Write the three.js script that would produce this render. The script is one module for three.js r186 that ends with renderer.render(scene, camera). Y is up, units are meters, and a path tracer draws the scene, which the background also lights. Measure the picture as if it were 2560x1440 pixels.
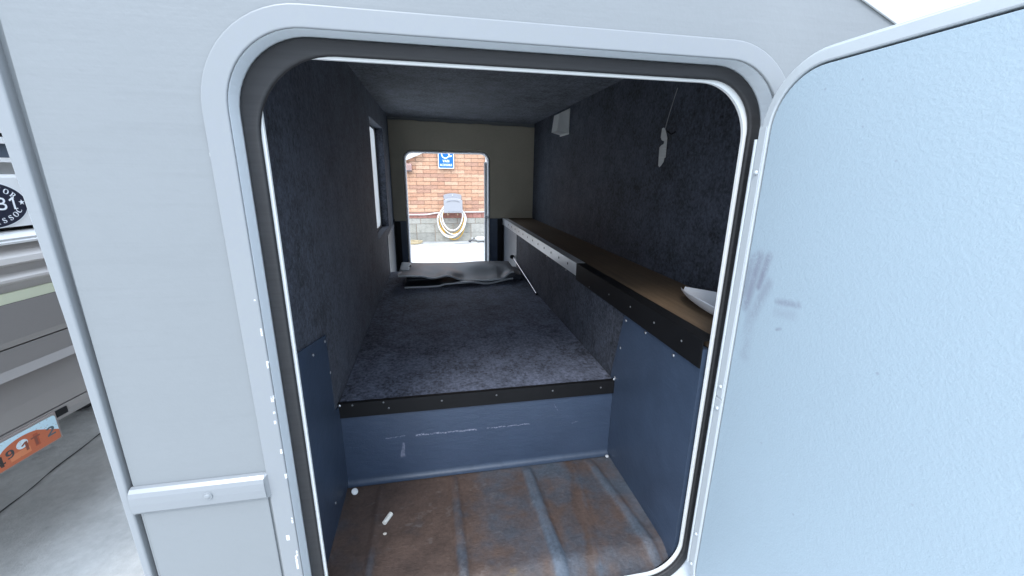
import * as THREE from 'three';
import { RoundedBoxGeometry } from 'three/addons/geometries/RoundedBoxGeometry.js';
import { mergeGeometries } from 'three/addons/utils/BufferGeometryUtils.js';

/* ---------- camera, sky, sun, exposure ---------- */
const scene = new THREE.Scene();
const EYE = 1.5;                                   // eye height over the concrete
const camera = new THREE.PerspectiveCamera(70.47, 16 / 9, 0.02, 400);
camera.position.set(0, EYE, 0.62);
{
  const m = new THREE.Matrix4().makeBasis(
    new THREE.Vector3(0.98174914, 0.01176654, 0.18981618),
    new THREE.Vector3(0.03970945, 0.96340238, -0.26510188),
    new THREE.Vector3(-0.18598869, 0.26780104, 0.94535222));
  camera.quaternion.setFromRotationMatrix(m);
}
scene.add(camera);
const renderer = new THREE.WebGLRenderer({ antialias: true });
renderer.toneMapping = THREE.LinearToneMapping;
renderer.toneMappingExposure = 1.6;
renderer.shadowMap.enabled = true;
{ // overcast sky: brighter towards the zenith, cool white
  const W = 64, H = 64, d = new Float32Array(W * H * 4), LZ = 2.6;
  for (let j = 0; j < H; j++) for (let i = 0; i < W; i++) {
    const el = ((j + 0.5) / H - 0.5) * Math.PI, s = Math.sin(el);
    const L = s > 0 ? LZ * (1 + 2 * s) / 3 : LZ / 3;
    const k = (j * W + i) * 4;
    d[k] = L * 0.85; d[k + 1] = L * 1.0; d[k + 2] = L * 1.21; d[k + 3] = 1;
  }
  const t = new THREE.DataTexture(d, W, H, THREE.RGBAFormat, THREE.FloatType);
  t.mapping = THREE.EquirectangularReflectionMapping;
  t.magFilter = THREE.LinearFilter; t.minFilter = THREE.LinearFilter; t.needsUpdate = true;
  scene.background = t; scene.environment = t;
}
const sun = new THREE.DirectionalLight(new THREE.Color().setRGB(1, 0.97, 0.93), 1.2);
sun.position.set(-4, 11, 6); sun.target.position.set(0, 0, -3);
sun.castShadow = true; sun.shadow.radius = 30; sun.shadow.mapSize.set(2048, 2048);
Object.assign(sun.shadow.camera, { left: -10, right: 10, top: 10, bottom: -10, near: 0.5, far: 40 });
scene.add(sun, sun.target);

/* ---------- helpers ---------- */
let seed = 7;
const rnd = () => { seed = (seed * 1664525 + 1013904223) >>> 0; return seed / 4294967296; };
const rr = (a, b) => a + (b - a) * rnd();
const lerp = (a, b, t) => a + (b - a) * t, clamp = (v, a = 0, b = 1) => Math.min(b, Math.max(a, v));
const smooth = (a, b, v) => { const t = clamp((v - a) / (b - a)); return t * t * (3 - 2 * t); };
const Y = v => EYE + v;                            // heights below are measured from eye level

function fbm(N, freqX, freqY, oct, gain, sd) {     // tileable value noise, 0..1
  const out = new Float32Array(N * N); let amp = 1, tot = 0;
  seed = sd;
  for (let o = 0; o < oct; o++) {
    const fx = freqX << o, fy = freqY << o; if (fx > N || fy > N) break;
    const g = new Float32Array(fx * fy); for (let i = 0; i < g.length; i++) g[i] = rnd();
    for (let j = 0; j < N; j++) {
      const v = j * fy / N, j0 = Math.floor(v), tv = v - j0, sv = tv * tv * (3 - 2 * tv), r0 = (j0 % fy) * fx, r1 = ((j0 + 1) % fy) * fx;
      for (let i = 0; i < N; i++) {
        const u = i * fx / N, i0 = Math.floor(u), tu = u - i0, su = tu * tu * (3 - 2 * tu), a = i0 % fx, b = (i0 + 1) % fx;
        out[j * N + i] += amp * lerp(lerp(g[r0 + a], g[r0 + b], su), lerp(g[r1 + a], g[r1 + b], su), sv);
      }
    }
    tot += amp; amp *= gain;
  }
  for (let i = 0; i < out.length; i++) out[i] /= tot;
  return out;
}
const s8 = l => 255 * (l <= 0.0031308 ? 12.92 * l : 1.055 * Math.pow(clamp(l, 0, 1), 1 / 2.4) - 0.055);
function tex(W, H, fn, tile, colour = true) {      // fn(i, j) -> linear rgb (colour) or 0..1
  const d = new Uint8Array(W * H * 4);
  for (let j = 0; j < H; j++) for (let i = 0; i < W; i++) {
    const c = fn(i, j), k = (j * W + i) * 4;
    if (colour) { d[k] = s8(c[0]); d[k + 1] = s8(c[1]); d[k + 2] = s8(c[2]); } else d[k] = d[k + 1] = d[k + 2] = clamp(c) * 255;
    d[k + 3] = 255;
  }
  const t = new THREE.DataTexture(d, W, H, THREE.RGBAFormat);
  if (colour) t.colorSpace = THREE.SRGBColorSpace;
  t.magFilter = THREE.LinearFilter; t.minFilter = THREE.LinearMipmapLinearFilter; t.generateMipmaps = true;
  t.wrapS = t.wrapT = THREE.RepeatWrapping; if (tile) t.repeat.set(1 / tile, 1 / tile);
  t.needsUpdate = true; return t;
}
const N = 1024;
const fine = fbm(N, 128, 128, 4, 0.7, 11), mid = fbm(N, 16, 16, 5, 0.6, 23), coarse = fbm(N, 4, 4, 6, 0.55, 37), coarse2 = fbm(N, 3, 3, 5, 0.6, 51);
const hgrain = fbm(N, 4, 128, 4, 0.7, 71), vgrain = fbm(N, 256, 8, 3, 0.6, 77);
const AT = (a, i, j) => a[((j % N + N) % N) * N + ((i % N + N) % N)];

function boxUV(g) {                                // uv in metres by the way each face points
  if (g.index) g = g.toNonIndexed();
  const p = g.attributes.position, uv = new Float32Array(p.count * 2), a = new THREE.Vector3(), b = new THREE.Vector3(), c = new THREE.Vector3(), n = new THREE.Vector3();
  for (let i = 0; i < p.count; i += 3) {
    a.fromBufferAttribute(p, i); b.fromBufferAttribute(p, i + 1); c.fromBufferAttribute(p, i + 2);
    n.copy(b).sub(a).cross(c.clone().sub(a)); const x = Math.abs(n.x), y = Math.abs(n.y), z = Math.abs(n.z);
    [a, b, c].forEach((v, k) => {
      const o = (i + k) * 2;
      if (x >= y && x >= z) { uv[o] = v.z; uv[o + 1] = v.y; } else if (y >= z) { uv[o] = v.x; uv[o + 1] = v.z; } else { uv[o] = v.x; uv[o + 1] = v.y; }
    });
  }
  g.setAttribute('uv', new THREE.BufferAttribute(uv, 2));
  return g;
}
const box = (x0, x1, y0, y1, z0, z1, r = 0) => {
  const w = x1 - x0, h = y1 - y0, d = z1 - z0;
  const g = r ? new RoundedBoxGeometry(w, h, d, 2, Math.min(r, w / 2.01, h / 2.01, d / 2.01)) : new THREE.BoxGeometry(w, h, d);
  g.translate((x0 + x1) / 2, (y0 + y1) / 2, (z0 + z1) / 2); return boxUV(g);
};
function rrPts(l, r, b, t, R, rev) {               // R: [tl, tr, br, bl]
  if (typeof R === 'number') R = [R, R, R, R];
  const P = [], arc = (cx, cy, rad, a0) => { for (let k = 0; k <= 14; k++) { const a = a0 - k / 14 * Math.PI / 2; P.push(new THREE.Vector2(cx + rad * Math.cos(a), cy + rad * Math.sin(a))); } };
  arc(l + R[0], t - R[0], R[0], Math.PI); arc(r - R[1], t - R[1], R[1], Math.PI / 2); arc(r - R[2], b + R[2], R[2], 0); arc(l + R[3], b + R[3], R[3], -Math.PI / 2);
  return rev ? P.reverse() : P;
}
function extrude(pts, holes, z0, z1, bevel = 0, seg = 2) {
  const s = new THREE.Shape(pts); for (const h of holes || []) s.holes.push(new THREE.Path(h));
  const g = new THREE.ExtrudeGeometry(s, { depth: z1 - z0 - 2 * bevel, bevelEnabled: bevel > 0, bevelSize: bevel, bevelOffset: -bevel, bevelThickness: bevel, bevelSegments: seg, curveSegments: 12 });
  g.translate(0, 0, z0 + bevel); return boxUV(g);
}
// an outline in (z, y) made thick along x
function extrudeX(ptsZY, holes, x0, x1, bevel = 0) {
  const f = p => new THREE.Vector2(-p[0], p[1]);
  const g = extrude(ptsZY.map(f), (holes || []).map(h => h.map(f)), x0, x1, bevel);
  g.rotateY(Math.PI / 2); return boxUV(g);          // (-z, y, x) -> (x, y, z)
}
function tube(pts, r, seg = 60, rad = 8, closed = false) {
  return new THREE.TubeGeometry(new THREE.CatmullRomCurve3(pts.map(p => new THREE.Vector3(...p)), closed), seg, r, rad, closed);
}
function sheet(nu, nv, f) {                        // parametric sheet f(u, v) -> [x, y, z], uv in metres given by f or u,v
  const P = [], U = [], I = [];
  for (let j = 0; j <= nv; j++) for (let i = 0; i <= nu; i++) { const p = f(i / nu, j / nv); P.push(p[0], p[1], p[2]); U.push(p[3] ?? p[0], p[4] ?? p[2]); }
  for (let j = 0; j < nv; j++) for (let i = 0; i < nu; i++) { const a = j * (nu + 1) + i; I.push(a, a + 1, a + nu + 2, a, a + nu + 2, a + nu + 1); }
  const g = new THREE.BufferGeometry(); g.setAttribute('position', new THREE.Float32BufferAttribute(P, 3)); g.setAttribute('uv', new THREE.Float32BufferAttribute(U, 2)); g.setIndex(I); g.computeVertexNormals(); return g;
}
const used = {};
const numbered = n => { const k = used[n] = (used[n] ?? -1) + 1; return k ? `${n}_${String(k).padStart(3, '0')}` : n; };
function mesh(name, g, m, parent = scene) {
  const o = new THREE.Mesh(g, m); o.name = parent === scene ? numbered(name) : name; o.castShadow = o.receiveShadow = true; parent.add(o); return o;
}
function thing(name, label, category, pos = [0, 0, 0], group) {
  const o = new THREE.Group(); o.name = numbered(name); o.position.set(...pos); scene.add(o); o.userData = { label, category }; if (group) o.userData.group = group; return o;
}
const tag = (o, label, category, group) => { o.userData = { label, category }; if (group) o.userData.group = group; return o; };
const structure = o => { o.userData.kind = 'structure'; return o; };
const C = (r, g, b) => new THREE.Color().setRGB(r, g, b);
const mat = (r, g, b, rough = 0.6, metal = 0, extra = {}) => new THREE.MeshStandardMaterial({ color: C(r, g, b), roughness: rough, metalness: metal, ...extra });

/* ---------- materials ---------- */
const tPaint = tex(N, N, (i, j) => { let v = 0.955 + 0.05 * AT(coarse, i, j) + 0.03 * AT(mid, i, j) + 0.025 * (AT(fine, i, j) - 0.5); v -= 0.022 * smooth(0.60, 0.70, AT(hgrain, i, j + 200)) * smooth(0.50, 0.62, AT(coarse2, i, j)); if (AT(fine, i * 2 + 11, j * 2) * AT(mid, j, i + 60) > 0.60) v -= 0.14; return [v, v, v]; }, 1.3);
const tPaintB = tex(N, N, (i, j) => 0.5 + 0.10 * (AT(hgrain, i, j) - 0.5) + 0.14 * (AT(fine, i, j) - 0.5) + 0.9 * (AT(coarse2, i, j) - 0.5), 0.9, false);
const M = {};
M.paint = mat(0.214, 0.226, 0.232, 0.42, 0, { map: tPaint, bumpMap: tPaintB, bumpScale: 0.0018 });
M.trim = mat(0.25, 0.262, 0.272, 0.36, 0, { map: tPaint });
M.rail = mat(0.25, 0.262, 0.272, 0.26, 0.1, { map: tPaint });
M.upper = mat(0.62, 0.63, 0.63, 0.35, 0, { map: tPaint });
M.alu = mat(0.54, 0.57, 0.585, 0.32, 0.1, { map: tPaint });
M.rubber = mat(0.022, 0.021, 0.022, 0.55, 0, { map: tex(512, 512, (i, j) => { const v = 0.7 + 0.9 * Math.pow(AT(hgrain, i, j * 2), 2); return [v, v, v]; }, 0.4) });
M.whiteEdge = mat(0.80, 0.80, 0.78, 0.5);
const tCarpet = tex(N, N, (i, j) => {
  const f = AT(fine, i, j), m = AT(mid, i, j), c = AT(coarse, i, j), w = AT(vgrain, i, j);
  let v = 0.61 + 1.25 * (f - 0.5) + 0.55 * (m - 0.5) + 0.45 * (c - 0.5) + 0.25 * (w - 0.5);
  v -= 0.22 * smooth(0.60, 0.68, AT(mid, i + 500, j + 210)) * smooth(0.5, 0.62, AT(coarse2, i, j));
  const lint = AT(fine, i * 3 + 7, j * 3 + 91) * AT(mid, j, i) > 0.585 ? 0.5 : 0; v += lint;
  return [v, v, v];
}, 0.9);
const tCarpetB = tex(N, N, (i, j) => 0.6 * AT(fine, i, j) + 0.4 * AT(fine, i * 2, j * 2), 0.45, false);
const carpet = (r, g, b) => new THREE.MeshPhysicalMaterial({ color: C(r, g, b), roughness: 0.8, metalness: 0, map: tCarpet, bumpMap: tCarpetB, bumpScale: 0.0014, sheen: 0.8, sheenRoughness: 0.45, sheenColor: C(0.30, 0.32, 0.38) });
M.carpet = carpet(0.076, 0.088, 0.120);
M.ceilingCarpet = carpet(0.175, 0.190, 0.222);  // lighter copy of the wall carpet: daylight from the openings put into its colour
M.floorCarpet = carpet(0.165, 0.185, 0.255);  // paler copy of the wall carpet: grazing sheen put into the colour
M.olive = mat(0.47, 0.42, 0.325, 0.9, 0, { map: tex(512, 512, (i, j) => { const v = 0.86 + 0.16 * AT(coarse, i, j) + 0.14 * (AT(fine, i * 2, j * 2) - 0.5) + 0.1 * (AT(mid, i, j) - 0.5); return [v, v, v]; }, 0.8), bumpMap: tCarpetB, bumpScale: 0.001 });
const tScuff = tex(N, N, (i, j) => { let v = 0.74 + 0.34 * AT(coarse, i, j) + 0.22 * (AT(mid, i, j) - 0.5) + 0.1 * (AT(fine, i, j) - 0.5); v += 0.55 * smooth(0.60, 0.74, AT(vgrain, j, i + 80)) * smooth(0.54, 0.68, AT(coarse2, i + 400, j)); if (AT(fine, i * 2, j * 2 + 31) * AT(mid, j + 70, i) > 0.57) v += 0.5; return [v, v, v]; }, 0.7);
const tScuffB = tex(N, N, (i, j) => 0.7 * AT(mid, i, j) + 0.3 * AT(fine, i, j), 0.6, false);
M.bluePaint = mat(0.048, 0.070, 0.112, 0.42, 0, { map: tScuff, bumpMap: tScuffB, bumpScale: 0.0012 });
M.greySheet = mat(0.20, 0.215, 0.24, 0.38, 0.2, { map: tScuff });
M.blackMetal = new THREE.MeshPhysicalMaterial({ color: C(0.008, 0.008, 0.009), roughness: 0.55, metalness: 0, specularIntensity: 0.45, map: tScuff });
M.silver = mat(0.72, 0.72, 0.73, 0.3, 0.3, { map: tScuff });
M.screw = mat(0.55, 0.56, 0.58, 0.3, 0.9);
M.dullScrew = mat(0.16, 0.165, 0.17, 0.5, 0.4);
M.hole = mat(0.01, 0.01, 0.01, 0.8);
M.vinyl = mat(0.028, 0.033, 0.044, 0.46, 0, { bumpMap: tex(512, 512, (i, j) => 0.5 + 0.3 * (AT(fine, i * 2, j * 2) - 0.5), 0.4, false), bumpScale: 0.0006 });
M.whitePlastic = mat(0.60, 0.60, 0.58, 0.5, 0, { map: tPaint });
M.greyPlastic = mat(0.34, 0.34, 0.36, 0.5);
M.tyre = mat(0.02, 0.02, 0.02, 0.9);
M.glass = new THREE.MeshPhysicalMaterial({ color: C(0.95, 0.97, 0.98), roughness: 0.02, transmission: 1, thickness: 0, ior: 1.5 });
M.frosted = new THREE.MeshPhysicalMaterial({ color: C(0.96, 0.97, 0.97), roughness: 0.85, transmission: 0.95, thickness: 0, ior: 1.4 });

/* ---------- ground ---------- */
const tConc = tex(N, N, (i, j) => {
  const c = AT(coarse, i, j), c2 = AT(coarse2, i, j), m = AT(mid, i, j), f = AT(fine, i, j);
  let v = 0.78 + 0.36 * (c - 0.5) + 0.42 * (c2 - 0.5) + 0.34 * (m - 0.5) + 0.22 * (f - 0.5);
  v -= 0.34 * smooth(0.58, 0.70, m) * smooth(0.50, 0.60, c2);                   // dark scuffs and old stains
  return [v, v * 1.0, v * 0.985];
}, 3.1);
const tConcB = tex(N, N, (i, j) => 0.6 * AT(mid, i, j) + 0.4 * AT(fine, i, j), 1.1, false);
M.concrete = mat(0.62, 0.62, 0.61, 0.85, 0, { map: tConc, bumpMap: tConcB, bumpScale: 0.004 });
{
  const g = new THREE.PlaneGeometry(240, 240, 8, 8); g.rotateX(-Math.PI / 2);
  const o = mesh('ground', boxUV(g), M.concrete); structure(o); o.userData.label = 'pale worn concrete paving';
}
{ // ragged crack running through the concrete beside the brown vehicle
  seed = 91; const L = [], n = 70; let w = 0;
  for (let k = 0; k <= n; k++) { w = w * 0.85 + rr(-0.006, 0.006); L.push([-1.955 + w + 0.012 * Math.sin(k * 0.21), -0.2 - k * 0.06, rr(0.0025, 0.0055)]); }
  const g = sheet(n, 1, (u, v) => { const q = L[Math.round(u * n)]; return [q[0] + (v ? q[2] : -q[2]), 0.004, q[1]]; });
  structure(mesh('ground_crack', g, mat(0.05, 0.05, 0.05, 0.95))).userData.label = 'dark crack in the concrete paving';
  const g2 = sheet(20, 1, (u, v) => [0.45 + u * 0.42, 0.004, -8.52 + 0.02 * Math.sin(u * 4) + (v ? 0.012 : -0.012) * (0.4 + Math.sin(u * Math.PI))]);
  structure(mesh('ground_crack', g2, mat(0.12, 0.12, 0.115, 0.95))).userData.label = 'short dark crack in the concrete before the brick wall';
}

/* ---------- camper ---------- */
const camper = thing('camper', 'grey camper body with open side compartment door and dark carpeted interior', 'camper');
const cp = (n, g, m, parent = camper) => mesh(n, g, m, parent);
// opening, outside: flange, return, rubber, white inner edge
const IN = [-0.2485, 0.558, Y(-0.915), Y(0.1735)];
const grow = (q, d) => [q[0] - d, q[1] + d, q[2] - d, q[3] + d];
const ring = (o, Ro, i, Ri, z0, z1, bev = 0, seg = 2) => extrude(rrPts(...o, Ro), [rrPts(...i, Ri, true)], z0, z1, bev, seg);

{ // outer skin with the door hole, in panels
  const hole = rrPts(...grow(IN, 0.004), 0.104, true);
  const top = Y(1.25), bot = Y(-1.12);
  cp('front_wall', extrude([[-0.4655, bot], [2.3, bot], [2.3, top], [-0.4655, top]].map(p => new THREE.Vector2(...p)), [hole], -0.044, 0), M.paint);
  // white upper panel beyond a slanting joint
  cp('upper_panel', extrude([[-0.46, 0.7011], [1.2, 0.0686], [1.2, 1.2], [-0.46, 1.2]].map(p => new THREE.Vector2(p[0], Y(p[1]))), [], 0.0005, 0.0045, 0.0015), M.upper);
  // corner moulding, leaning a little
  cp('corner_trim', extrude([[-0.4785, bot], [-0.4685, bot], [-0.4715, Y(-0.3)], [-0.478, Y(0.2)], [-0.486, top], [-0.510, top], [-0.4955, Y(0.1)], [-0.4855, Y(-0.2)], [-0.4815, Y(-0.64)]].reverse().map(p => new THREE.Vector2(...p)), [], -0.05, 0.006, 0.003, 3), M.trim);
  cp('groove_strip', box(-0.482, -0.4657, bot, top, -0.044, -0.0085), M.paint);
  cp('corner_pillar', box(-0.478, -0.335, bot, top, -0.26, -0.0445, 0.01), M.paint);
  // flange round the opening, with chipped paint along its edges
  const chips = []; seed = 5;
  for (let k = 0; k < 14; k++) chips.push([rr(-0.2535, -0.2495), -rr(0.05, 0.85), rr(0.0003, 0.0008), rr(0.001, 0.006)]);
  chips.push([-0.262, -0.60, 0.002, 0.005], [-0.2545, -0.655, 0.001, 0.014], [-0.262, -0.72, 0.0015, 0.02], [-0.279, 0.02, 0.001, 0.002], [-0.28, -0.40, 0.001, 0.002]);
  const fx0 = -0.33, fy0 = -1.0, fw = 0.97, fh = 1.25;
  const cm = tex(1024, 1320, (i, j) => { const v = 0.96 + 0.05 * AT(coarse, i, j) + 0.025 * (AT(fine, i, j) - 0.5); return [0.25 * v, 0.262 * v, 0.272 * v]; });
  const px = cm.image.data;
  for (const [x, y, hw, hh] of chips) for (let j = Math.floor((y - hh - fy0) / fh * 1320); j <= (y + hh - fy0) / fh * 1320; j++) for (let i = Math.floor((x - hw - fx0) / fw * 1024); i <= (x + hw - fx0) / fw * 1024; i++) if (AT(fine, i * 5, j * 3) > 0.38) { const k = (j * 1024 + i) * 4; px[k] = px[k + 1] = px[k + 2] = 236; }
  const g = ring([-0.2785, 0.588, Y(-0.945), Y(0.2005)], 0.130, IN, 0.100, -0.001, 0.0042, 0.002, 3);
  const p = g.attributes.position, uv = g.attributes.uv; for (let i = 0; i < p.count; i++) uv.setXY(i, (p.getX(i) - fx0) / fw, (p.getY(i) - EYE - fy0) / fh);
  const fl = cp('door_frame', g, mat(1, 1, 1, 0.34, 0, { map: cm }));
  cp('return_lip', ring(grow(IN, 0.0035), 0.1035, IN, 0.100, -0.0390, -0.0015), mat(0.70, 0.74, 0.77, 0.4), fl);  // paler than the flange: light on the left return put into its colour
  cp('seal_ledge', ring(grow(IN, 0.0035), 0.1035, grow(IN, -0.018), 0.083, -0.050, -0.0395), M.blackMetal, fl);
  cp('rubber_seal', ring(grow(IN, -0.0005), 0.0995, grow(IN, -0.0215), [0.108, 0.080, 0.080, 0.080], -0.0390, -0.0290, 0.0045, 5), M.rubber, fl);
  cp('inner_edge', ring(grow(IN, -0.0165), [0.060, 0.088, 0.083, 0.083], grow(IN, -0.0245), [0.052, 0.090, 0.078, 0.078], -0.0455, -0.0385, 0.0008), M.whiteEdge, fl);
}
{ // rub rail
  const sec = [[0.0005, -0.511], [0.010, -0.510], [0.0125, -0.506], [0.0130, -0.492], [0.0125, -0.480], [0.0105, -0.473], [0.006, -0.4685], [0.0005, -0.467]];
  const s = new THREE.Shape(sec.map(p => new THREE.Vector2(-p[0], Y(p[1]))));
  const g = new THREE.ExtrudeGeometry(s, { depth: 0.187, bevelEnabled: false, steps: 1 }); g.rotateY(Math.PI / 2); g.translate(-0.468, 0, 0);
  const p = g.attributes.position; for (let i = 0; i < p.count; i++) if (p.getX(i) > -0.3) p.setX(i, -0.281 + (p.getZ(i) < 0.004 ? 0.007 : 0) + (Y(-0.467) - p.getY(i)) * 0.03);
  g.computeVertexNormals();
  const r = cp('rub_rail', boxUV(g), M.rail);
  const sc = new THREE.CylinderGeometry(0.0065, 0.0072, 0.002, 24); sc.rotateX(Math.PI / 2); sc.translate(-0.3615, Y(-0.490), 0.0138); cp('washer', sc, M.rail, r);
  const s2 = new THREE.SphereGeometry(0.0046, 16, 8, 0, 6.2832, 0, 1.3); s2.rotateX(Math.PI / 2); s2.scale(1, 1, 0.5); s2.translate(-0.3615, Y(-0.490), 0.0142); cp('screw', s2, M.rail, r);
  cp('lower_skirt', extrude([[-0.4605, -1.11], [-0.282, -1.11], [-0.282, -0.514], [-0.4605, -0.514]].map(q => new THREE.Vector2(q[0], Y(q[1]))), [], 0.0004, 0.0035, 0.0015), M.paint);
}
/* interior shell */
const xL = -0.270, xR = 0.530, xU = 0.755, yF = Y(-0.866), yP = Y(-0.602), yC = Y(0.368), zS = -0.428, zR = -2.452, zE = -1.995;
const zf = -0.0525;
const scr = new THREE.SphereGeometry(0.0042, 10, 6, 0, 6.2832, 0, 1.4);
function screw(parent, x, y, z, nx, nz, m = M.screw, k = 1) { const o = cp('screw', scr, m, parent); o.position.set(x, y, z); o.scale.set(k, 0.55 * k, k); if (nx > 0) o.rotation.z = -Math.PI / 2; else if (nx < 0) o.rotation.z = Math.PI / 2; else if (nz) o.rotation.x = Math.PI / 2; return o; }
{
  cp('front_liner', extrude([[xL - 0.02, yF - 0.07], [xU + 0.03, yF - 0.07], [xU + 0.03, yC], [xL - 0.02, yC]].map(p => new THREE.Vector2(...p)), [rrPts(...grow(IN, -0.0195), 0.080, true)], -0.0522, -0.0505), M.blackMetal);
  // left wall with window
  const W0 = -1.510, W1 = -2.085, WB = Y(-0.325), WT = Y(0.257);
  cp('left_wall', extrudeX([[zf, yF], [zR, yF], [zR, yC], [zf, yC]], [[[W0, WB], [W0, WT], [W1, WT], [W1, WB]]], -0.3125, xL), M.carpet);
  const zy = (a, b, c, d, R) => rrPts(-a, -b, c, d, R).map(p => [-p.x, p.y]);
  const wf = cp('window_frame', extrudeX(zy(W0 + 0.02, W1 - 0.02, WB - 0.02, WT + 0.02, 0.02), [zy(W0 - 0.006, W1 + 0.006, WB + 0.006, WT - 0.006, 0.045).reverse()], -0.3245, -0.313, 0.002), M.trim);
  cp('glass', extrudeX(zy(W0 - 0.003, W1 + 0.003, WB + 0.003, WT - 0.003, 0.045), [], -0.322, -0.318), M.frosted, wf);
  cp('gasket', extrudeX(zy(W0 - 0.0055, W1 + 0.0055, WB + 0.0055, WT - 0.0055, 0.0455), [zy(W0 - 0.011, W1 + 0.011, WB + 0.011, WT - 0.011, 0.04).reverse()], -0.3175, -0.3115), M.rubber, wf);
  // slightly sagging ceiling carpet
  const cg = sheet(24, 40, (u, v) => { const x = lerp(xL, xU + 0.02, u), z = lerp(zR, zf, v); return [x, yC - 0.006 * Math.sin(u * 3.1) * Math.sin(v * 9 + 1) - 0.012 * smooth(0.4, 1, u) * (1 - v), z, x, z]; });
  cp('ceiling', cg, M.ceilingCarpet);
  cp('roof', box(-0.34, 2.3, Y(1.22), Y(1.25), zR - 0.06, -0.045), M.paint);
  cp('ceiling_board', box(-0.299, xU + 0.03, yC + 0.008, yC + 0.03, zR - 0.0125, zf), M.blackMetal);
  cp('upper_side', box(-0.34, -0.30, yC + 0.001, Y(1.215), zR - 0.012, -0.261), M.paint);
  cp('underbody', box(-0.30, 2.27, Y(-1.12), Y(-1.10), zR - 0.012, -0.045), M.blackMetal);
  // right wall over the shelf, shelf, panel under it
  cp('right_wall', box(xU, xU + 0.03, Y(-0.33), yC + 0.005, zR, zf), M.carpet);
  const wood = tex(512, 1024, (i, j) => { const g = AT(hgrain, j, i * 2), g2 = AT(fine, i * 2, j), c = AT(coarse, i, j); const v = 0.55 + 0.5 * g + 0.2 * g2 + 0.35 * (c - 0.5); return [0.150 * v, 0.100 * v, 0.060 * v]; }, 0.6);
  const sh = cp('shelf', box(xR + 0.0125, xU - 0.001, Y(-0.335), Y(-0.319), zR + 0.001, -0.0532), mat(1, 1, 1, 0.72, 0, { map: wood }));
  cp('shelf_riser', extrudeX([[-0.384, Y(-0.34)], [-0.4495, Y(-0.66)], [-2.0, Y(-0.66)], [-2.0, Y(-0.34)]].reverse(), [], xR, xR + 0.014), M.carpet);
  const kp = cp('kick_panel', extrudeX([[zf, Y(-0.3365)], [zf, yF - 0.02], [zS - 0.03, yF - 0.02], [-0.452, Y(-0.60)], [-0.386, Y(-0.34)]].reverse(), [], xR - 0.0025, xR + 0.0125), M.bluePaint);
  for (const [y, z] of [[-0.394, -0.384], [-0.388, -0.275], [-0.392, -0.147], [-0.485, -0.402], [-0.590, -0.421]]) screw(kp, xR - 0.003, Y(y), z, -1, 0);
  const kr = cp('kick_panel', extrudeX([[-1.92, Y(-0.363)], [-1.92, Y(-0.85)], [zR, Y(-0.85)], [zR, Y(-0.363)]].reverse(), [], xR - 0.0035, xR - 0.0005), M.greySheet);
  for (let k = 0; k < 6; k++) screw(kr, xR - 0.004, Y(-0.375), -1.96 - k * 0.07, -1, 0, M.screw, 0.8);
  for (let k = 0; k < 4; k++) screw(kr, xR - 0.004, Y(-0.41 - k * 0.05), -1.93, -1, 0, M.screw, 0.8);
  // angle along the shelf: black in front, bare metal behind
  const ab = cp('shelf_edge', mergeGeometries([box(xR - 0.006, xR - 0.003, Y(-0.378), Y(-0.3165), -0.80, -0.0530), box(xR - 0.0028, xR + 0.03, Y(-0.3188), Y(-0.3162), -0.80, -0.0530)]), M.blackMetal);
  for (const [y, z] of [[-0.345, -0.12], [-0.345, -0.235], [-0.345, -0.36], [-0.35, -0.50], [-0.37, -0.66]]) screw(ab, xR - 0.0062, Y(y), z, -1, 0, M.dullScrew, 0.7);
  const as = cp('shelf_edge', mergeGeometries([box(xR - 0.006, xR - 0.003, Y(-0.364), Y(-0.3165), zR + 0.002, -0.803), box(xR - 0.0028, xR + 0.03, Y(-0.3188), Y(-0.3162), zR + 0.002, -0.803)]), M.silver);
  as.userData.label = 'bare metal angle with screw holes';
  for (let k = 0; k < 12; k++) { const h = new THREE.CylinderGeometry(0.005, 0.005, 0.0016, 12); h.rotateZ(Math.PI / 2); h.translate(xR - 0.0062, Y(-0.338), -0.90 - k * 0.118); cp('screw_hole', h, M.hole, as); }
  for (const z of [-0.93, -1.22]) screw(as, xR - 0.001, Y(-0.372), z, -1, 0, M.screw, 0.8);
  // left kick panels
  const kl = cp('kick_panel', extrudeX([[zf, Y(-0.322)], [-0.16, Y(-0.336)], [-0.378, Y(-0.383)], [-0.385, Y(-0.60)], [zS - 0.01, Y(-0.61)], [zS - 0.01, yF - 0.02], [zf, yF - 0.02]], [], xL + 0.0005, xL + 0.0035), M.bluePaint);
  for (const [y, z] of [[-0.384, -0.264], [-0.394, -0.365], [-0.484, -0.378], [-0.80, -0.29]]) screw(kl, xL + 0.004, Y(y), z, 1, 0);
  const kl2 = cp('kick_panel', extrudeX([[-1.938, Y(-0.366)], [zR, Y(-0.335)], [zR, Y(-0.85)], [-1.938, Y(-0.85)]], [], xL + 0.0005, xL + 0.0035), M.greySheet);
  for (let k = 0; k < 7; k++) screw(kl2, xL + 0.004, Y(-0.378 + k * 0.003), -1.96 - k * 0.07, 1, 0, M.screw, 0.8);
  // raised floor, step and its black edging
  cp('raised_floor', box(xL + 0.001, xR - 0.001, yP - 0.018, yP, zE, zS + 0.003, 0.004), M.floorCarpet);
  // scratched step board
  const SW = 1024, SH = 340, sm = new Float32Array(SW * SH); seed = 33;
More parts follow.
